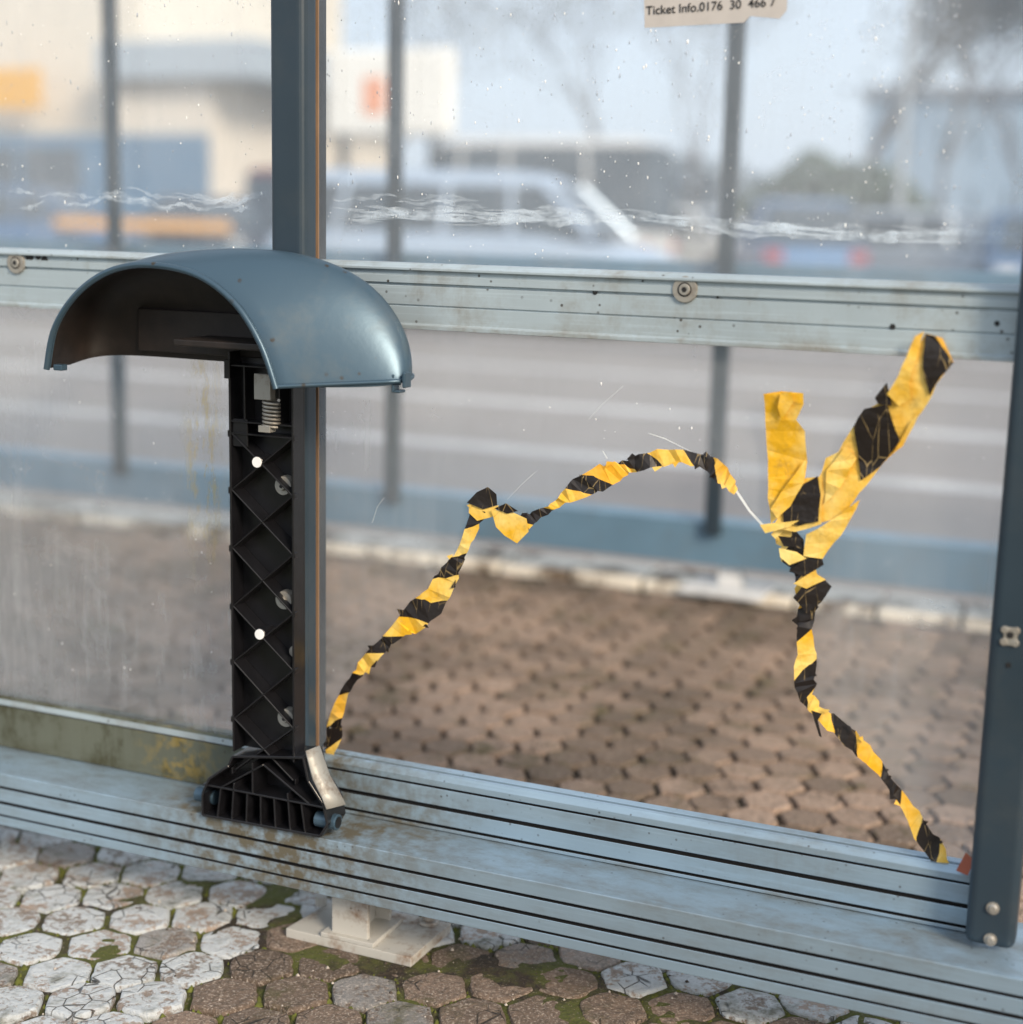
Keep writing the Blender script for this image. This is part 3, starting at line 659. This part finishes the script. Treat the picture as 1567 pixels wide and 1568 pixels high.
# ================================================================== vehicles
M_tyre=plain("tyre",(.02,.02,.02),.8); M_win=plain("car_window",(.06,.08,.10),.08,0,.2); M_red=plain("tail_light",(.40,.06,.05),.3); M_lamp=plain("head_lamp",(.8,.8,.78),.15,.3)
def paint(n,c): return plain(n,c,.25,.3,.05,3,.0)
def car(name,x,y,yaw,mat,L=4.4,H=1.5,W=1.78,van=False):
    e=empty(name,(0,0,0)); mt=Matrix.Translation((x,y,-.075))@Matrix.Rotation(yaw,4,'Z')
    h=L/2; bl=.92 if H<1.65 else 1.05
    prof=[(-h,.32),(-h,.62),(-h+.06,bl-.06),(-h+.3,bl),(h*.42,bl),(h*.8,bl-.12),(h-.08,bl-.28),(h,.55),(h,.32),(h-.3,.22),(-h+.3,.22)]
    if van: cab=[(-h+.02,bl-.01),(-h+.08,H-.12),(-h+.3,H),(h*.28,H),(h*.42,H-.12),(h*.68,bl-.03)]
    else: cab=[(-h+.22,bl-.01),(-h*.66,H-.08),(-h*.5,H),(h*.08,H),(h*.18,H-.05),(h*.55,bl-.02)]
    def ex(pr,w0,w1,name,m,bev):
        n=len(pr); zs=[p[1] for p in pr]; z0,z1=min(zs),max(zs); V=[]
        for sgn in (-1,1):
            for px,pz in pr:
                ww=w0+(w1-w0)*(pz-z0)/(z1-z0); V.append(mt@Vector((px,sgn*ww/2,pz)))
        fs=[(i,(i+1)%n,n+(i+1)%n,n+i) for i in range(n)]+[tuple(range(n)),tuple(range(n,2*n))]
        add(name,V,fs,m,e,False,None,bev,3)
    ex(prof,W,W*.97,"body",mat,.06); ex(cab,W*.93,W*.74,"cabin_glass",M_win,.03)
    rf=[(cab[1][0]-.01,cab[1][1]+.0),(cab[2][0],H+.012),(cab[3][0],H+.012),(cab[4][0]+.02,cab[4][1]+.0),(cab[4][0]-.1,cab[4][1]-.03),(cab[1][0]+.1,cab[1][1]-.03)]
    ex(rf,W*.80,W*.76,"roof",mat,.02)
    b=MB()
    for px in (-h*.62,-h*.05,h*.30):
        for sgn in (-1,1):
            a=Vector((px,sgn*(W*.93/2+.004),bl)); c=Vector((px*.9,sgn*(W*.75/2+.012),H-.03))
            b.cyl(mt@a,mt@c,.035,.03,8)
    # windscreen pillars run along the sloping front edge
    for sgn in (-1,1):
        b.cyl(mt@Vector((cab[5][0]+.02,sgn*W*.45,cab[5][1]+.02)),mt@Vector((cab[4][0]+.02,sgn*W*.385,cab[4][1])),.05,.045,8)
    b.done("pillars",mat,e)
    b=MB()
    for px in (-h*.62,h*.62):
        for sgn in (-1,1): b.cyl(mt@Vector((px,sgn*(W/2-.2),.32)),mt@Vector((px,sgn*(W/2+.01),.32)),.32,.32,24)
    b.done("wheels",M_tyre,e)
    b=MB()
    for px in (-h*.62,h*.62):
        for sgn in (-1,1): b.cyl(mt@Vector((px,sgn*(W/2+.011),.32)),mt@Vector((px,sgn*(W/2+.02),.32)),.2,.17,12)
    b.done("hubcaps",M_zinc,e)
    b=MB()
    for sgn in (-1,1):
        b.box(-h-.015,-h+.05,sgn*(W/2-.2)-.14,sgn*(W/2-.2)+.14,.62,.82,0,mt)
    b.done("tail_lights",M_red,e)
    b=MB()
    for sgn in (-1,1): b.box(h-.14,h+.01,sgn*(W/2-.25)-.17,sgn*(W/2-.25)+.17,.55,.68,0,mt)
    b.done("head_lamps",M_lamp,e)
    return e
M_cblue=paint("paint_blue",(.10,.20,.36)); M_csil=paint("paint_silver",(.46,.52,.58)); M_cwht=paint("paint_white",(.80,.79,.76)); M_cdk=paint("paint_dark",(.05,.06,.08)); M_cred=paint("paint_red",(.22,.05,.05))
M_cslate=paint("paint_silver_blue",(.48,.58,.70))
car("parked_car",P(735,332,14).x,14,math.radians(4),M_cslate,4.5,1.70,1.82,True)
x=P(1222,332,25).x; car("parked_car",x,25,math.radians(112),M_cblue,4.3,1.62)
car("parked_car",P(1440,332,26).x,26,math.radians(-20),M_csil,4.3,1.5)
car("parked_car",P(1600,332,24).x,24,math.radians(-80),M_cblue,4.3,1.5)
car("parked_car",P(1060,332,30).x,30,math.radians(-20),M_cwht,4.4,1.5)
car("parked_car",P(330,332,26).x,26,math.radians(-30),M_cdk,4.4,1.5)
car("parked_car",P(60,332,25).x,25,math.radians(10),M_cblue,4.5,1.6)
car("parked_car",P(530,332,30).x,30,math.radians(10),M_cred,4.5,2.2,1.9,True)
car("delivery_van",P(790,332,27).x,27,math.radians(180),M_cwht,6.2,2.75,2.0,True)
BB=empty("advertising_billboard",(0,26,0)); Yb=26
a=P(497,75,Yb); c=P(690,208,Yb)
b=MB(); b.box(a.x,c.x,Yb,Yb+.3,c.z,a.z); b.done("panel",plain("sign_white",(.92,.88,.80),.5),BB,bevel=.12,seg=4)
b=MB(); b.box(a.x+.3,a.x+.45,Yb+.05,Yb+.2,-.1,c.z); b.box(c.x-.5,c.x-.35,Yb+.05,Yb+.2,-.1,c.z); b.done("legs",M_post,BB)
l0=P(557,118,Yb); l1=P(590,175,Yb)
b=MB(); b.box(l0.x,l1.x,Yb-.02,Yb-.004,l1.z,l0.z); b.done("emblem",plain("sign_orange",(.85,.36,.20),.5),BB,bevel=.008)
def window_row(b,x0,x1,n,y,z0,z1,g=.25):
    w=(x1-x0)/n
    for i in range(n): b.box(x0+i*w+g/2,x0+(i+1)*w-g/2,y-.03,y-.005,z0,z1)
SH=empty("shop_building",(-30,36,0)); Ys=36
xr_=P(208,100,Ys).x; xr2=P(352,150,Ys).x; xr3=P(412,100,Ys).x
b=MB(); b.box(xr_-30,xr_,Ys,Ys+12,-.1,P(100,-140,Ys).z); b.done("main_wall",plain("cream_render",(.78,.71,.60),.8,0,.08,1.5),SH)
b=MB(); b.box(xr_+.01,xr2,Ys-1,Ys+10,-.1,P(280,128,Ys).z); b.done("annex_wall",plain("beige_render",(.74,.66,.56),.8,0,.08,1.5),SH)
b=MB(); b.box(xr_-.2,xr3+.5,Ys-1.6,Ys+11,P(280,128,Ys).z+.01,P(280,70,Ys).z); b.done("annex_roof",plain("roof_grey",(.42,.48,.54),.6),SH,bevel=.05)
b=MB(); b.box(xr_-30,xr2+.01,Ys-1.2,Ys-1.02,-.1,P(100,205,Ys-1.2).z); b.done("shopfront",plain("blue_front",(.10,.20,.32),.4),SH)
b=MB(); window_row(b,xr_-24,xr_-1,10,Ys-1.2,.6,P(100,225,Ys-1.2).z); b.done("shop_windows",M_win,SH)
b=MB(); window_row(b,xr_-26,xr_-2,6,Ys,P(100,-60,Ys).z,P(100,-120,Ys).z,1.4); b.done("upper_windows",M_win,SH)
a=P(-60,106,Ys-1.3); c=P(64,166,Ys-1.3); b=MB(); b.box(a.x,c.x,Ys-1.4,Ys-1.25,c.z,a.z); b.done("yellow_sign",plain("sign_yellow",(.92,.44,.02),.5),SH,bevel=.03)
BR=empty("traffic_barrier",(-10,20,0)); a=P(82,332,19); c=P(350,356,19)
b=MB(); b.box(a.x,c.x,19,19.08,c.z,a.z); b.done("board",plain("barrier_orange",(.85,.45,.14),.5),BR,bevel=.01)
b=MB(); n=4
for i in range(n):
    x=a.x+.1+(c.x-a.x-.2)*i/(n-1); b.box(x-.04,x+.04,19.085,19.16,-.08,a.z-.01); b.box(x-.2,x+.2,18.85,19.4,-.075,-.0)
b.done("legs",M_post,BR)
HB=empty("office_building",(8,60,0))
a=P(1330,150,62); c=P(1700,150,62); zt_=P(1300,150,62).z
b=MB(); b.box(a.x,c.x+10,62,75,-.1,zt_); b.done("walls",plain("pale_blue_render",(.34,.45,.58),.8,0,.1,1),HB)
b=MB(); 
for r_ in range(2): window_row(b,a.x+1,c.x+8,12,62,1.2+r_*2.6,2.6+r_*2.6,1.1)
b.done("windows",plain("office_window",(.20,.27,.34),.2),HB); b=MB(); b.box(a.x-.3,c.x+10.3,61.7,75.3,zt_+.01,zt_+.4); b.done("roof",plain("roof_dk",(.30,.34,.40),.7),HB)
# lamp post seen at the right
LP=empty("street_lamp",(P(1376,332,30).x,30,0)); lx=P(1376,332,30).x
b=MB(); b.cyl((lx,30,-.1),(lx,30,6.8),.10,.06,14); b.cyl((lx,30,6.8),(lx-1.1,30,7.15),.05,.04,10); b.box(lx-1.65,lx-1.05,29.87,30.13,7.08,7.2); b.done("pole",plain("lamp_grey",(.42,.46,.50),.5,.3),LP,bevel=.01)
# ================================================================== trees and hedge
def leafmat(name,a,c):
    m=N(name); m.bsdf(m.mix(m.ramp(m.noise(.8,4),.35,.65),a,c),.7); return m.m
M_bark=plain("bark",(.12,.10,.09),.9,0,.3,6)
def treemesh(seed,leaf,H=9,n=2600,dep=5,tr=.18):
    r=random.Random(seed); b=MB(); tips=[]
    def br(p,d,l,rad,dep):
        q=p+d*l; b.cyl(p,q,rad,rad*.62,7,0,False)
        tips.append(q)
        if dep==0: return
        for k in range(r.choice((2,3,3))):
            nd=(d+Vector((r.uniform(-1,1),r.uniform(-1,1),r.uniform(-.3,.7)))*.75).normalized(); br(q,nd,l*r.uniform(.6,.85),rad*.58,dep-1)
    br(Vector((0,0,-.1)),Vector((0,0,1)),H*.3,tr,dep)
    for i in range(n):
        c=r.choice(tips); q=c+Vector((r.gauss(0,.6),r.gauss(0,.6),r.gauss(0,.45))); s=r.uniform(.06,.15)
        a=Vector((r.uniform(-1,1),r.uniform(-1,1),r.uniform(-1,1))).normalized(); t=a.orthogonal().normalized(); u=a.cross(t)
        b.put([q+t*s,q+u*s*.6,q-t*s,q-u*s*.6],[(0,1,2,3)],1)
    me=bpy.data.meshes.new("tree_mesh"); me.from_pydata([tuple(v) for v in b.v],[],b.f); me.materials.append(M_bark); me.materials.append(leaf)
    for p,i in zip(me.polygons,b.mi): p.material_index=i
    return me
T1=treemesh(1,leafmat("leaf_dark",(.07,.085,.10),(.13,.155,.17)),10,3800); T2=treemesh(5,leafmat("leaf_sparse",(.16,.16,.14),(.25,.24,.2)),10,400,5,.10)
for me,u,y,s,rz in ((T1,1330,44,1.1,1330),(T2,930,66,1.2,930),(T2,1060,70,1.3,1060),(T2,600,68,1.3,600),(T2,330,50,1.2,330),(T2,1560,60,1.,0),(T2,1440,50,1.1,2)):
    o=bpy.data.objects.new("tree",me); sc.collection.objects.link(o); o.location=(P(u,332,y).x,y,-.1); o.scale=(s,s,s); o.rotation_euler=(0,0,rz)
b=MB(); r=random.Random(9); a=P(1130,332,40).x; c=P(1480,332,40).x
for i in range(9000):
    x=r.uniform(a,c); f=(x-a)/(c-a); hh=2.9*max(.25,math.sin(math.pi*min(1,f*1.05+.04))**.35)+.6*mn.noise(Vector((x*.9,0,0)))
    q=Vector((x,40+r.uniform(-.7,.7),hh*r.random())); s=r.uniform(.05,.13)
    n_=Vector((r.uniform(-1,1),r.uniform(-1,1),r.uniform(-1,1))).normalized(); t=n_.orthogonal().normalized(); u=n_.cross(t)
    b.put([q+t*s,q+u*s,q-t*s,q-u*s],[(0,1,2,3)])
b.done("hedge",leafmat("hedge_leaf",(.14,.19,.17),(.23,.29,.24)))
b=MB()
for i in range(14000):
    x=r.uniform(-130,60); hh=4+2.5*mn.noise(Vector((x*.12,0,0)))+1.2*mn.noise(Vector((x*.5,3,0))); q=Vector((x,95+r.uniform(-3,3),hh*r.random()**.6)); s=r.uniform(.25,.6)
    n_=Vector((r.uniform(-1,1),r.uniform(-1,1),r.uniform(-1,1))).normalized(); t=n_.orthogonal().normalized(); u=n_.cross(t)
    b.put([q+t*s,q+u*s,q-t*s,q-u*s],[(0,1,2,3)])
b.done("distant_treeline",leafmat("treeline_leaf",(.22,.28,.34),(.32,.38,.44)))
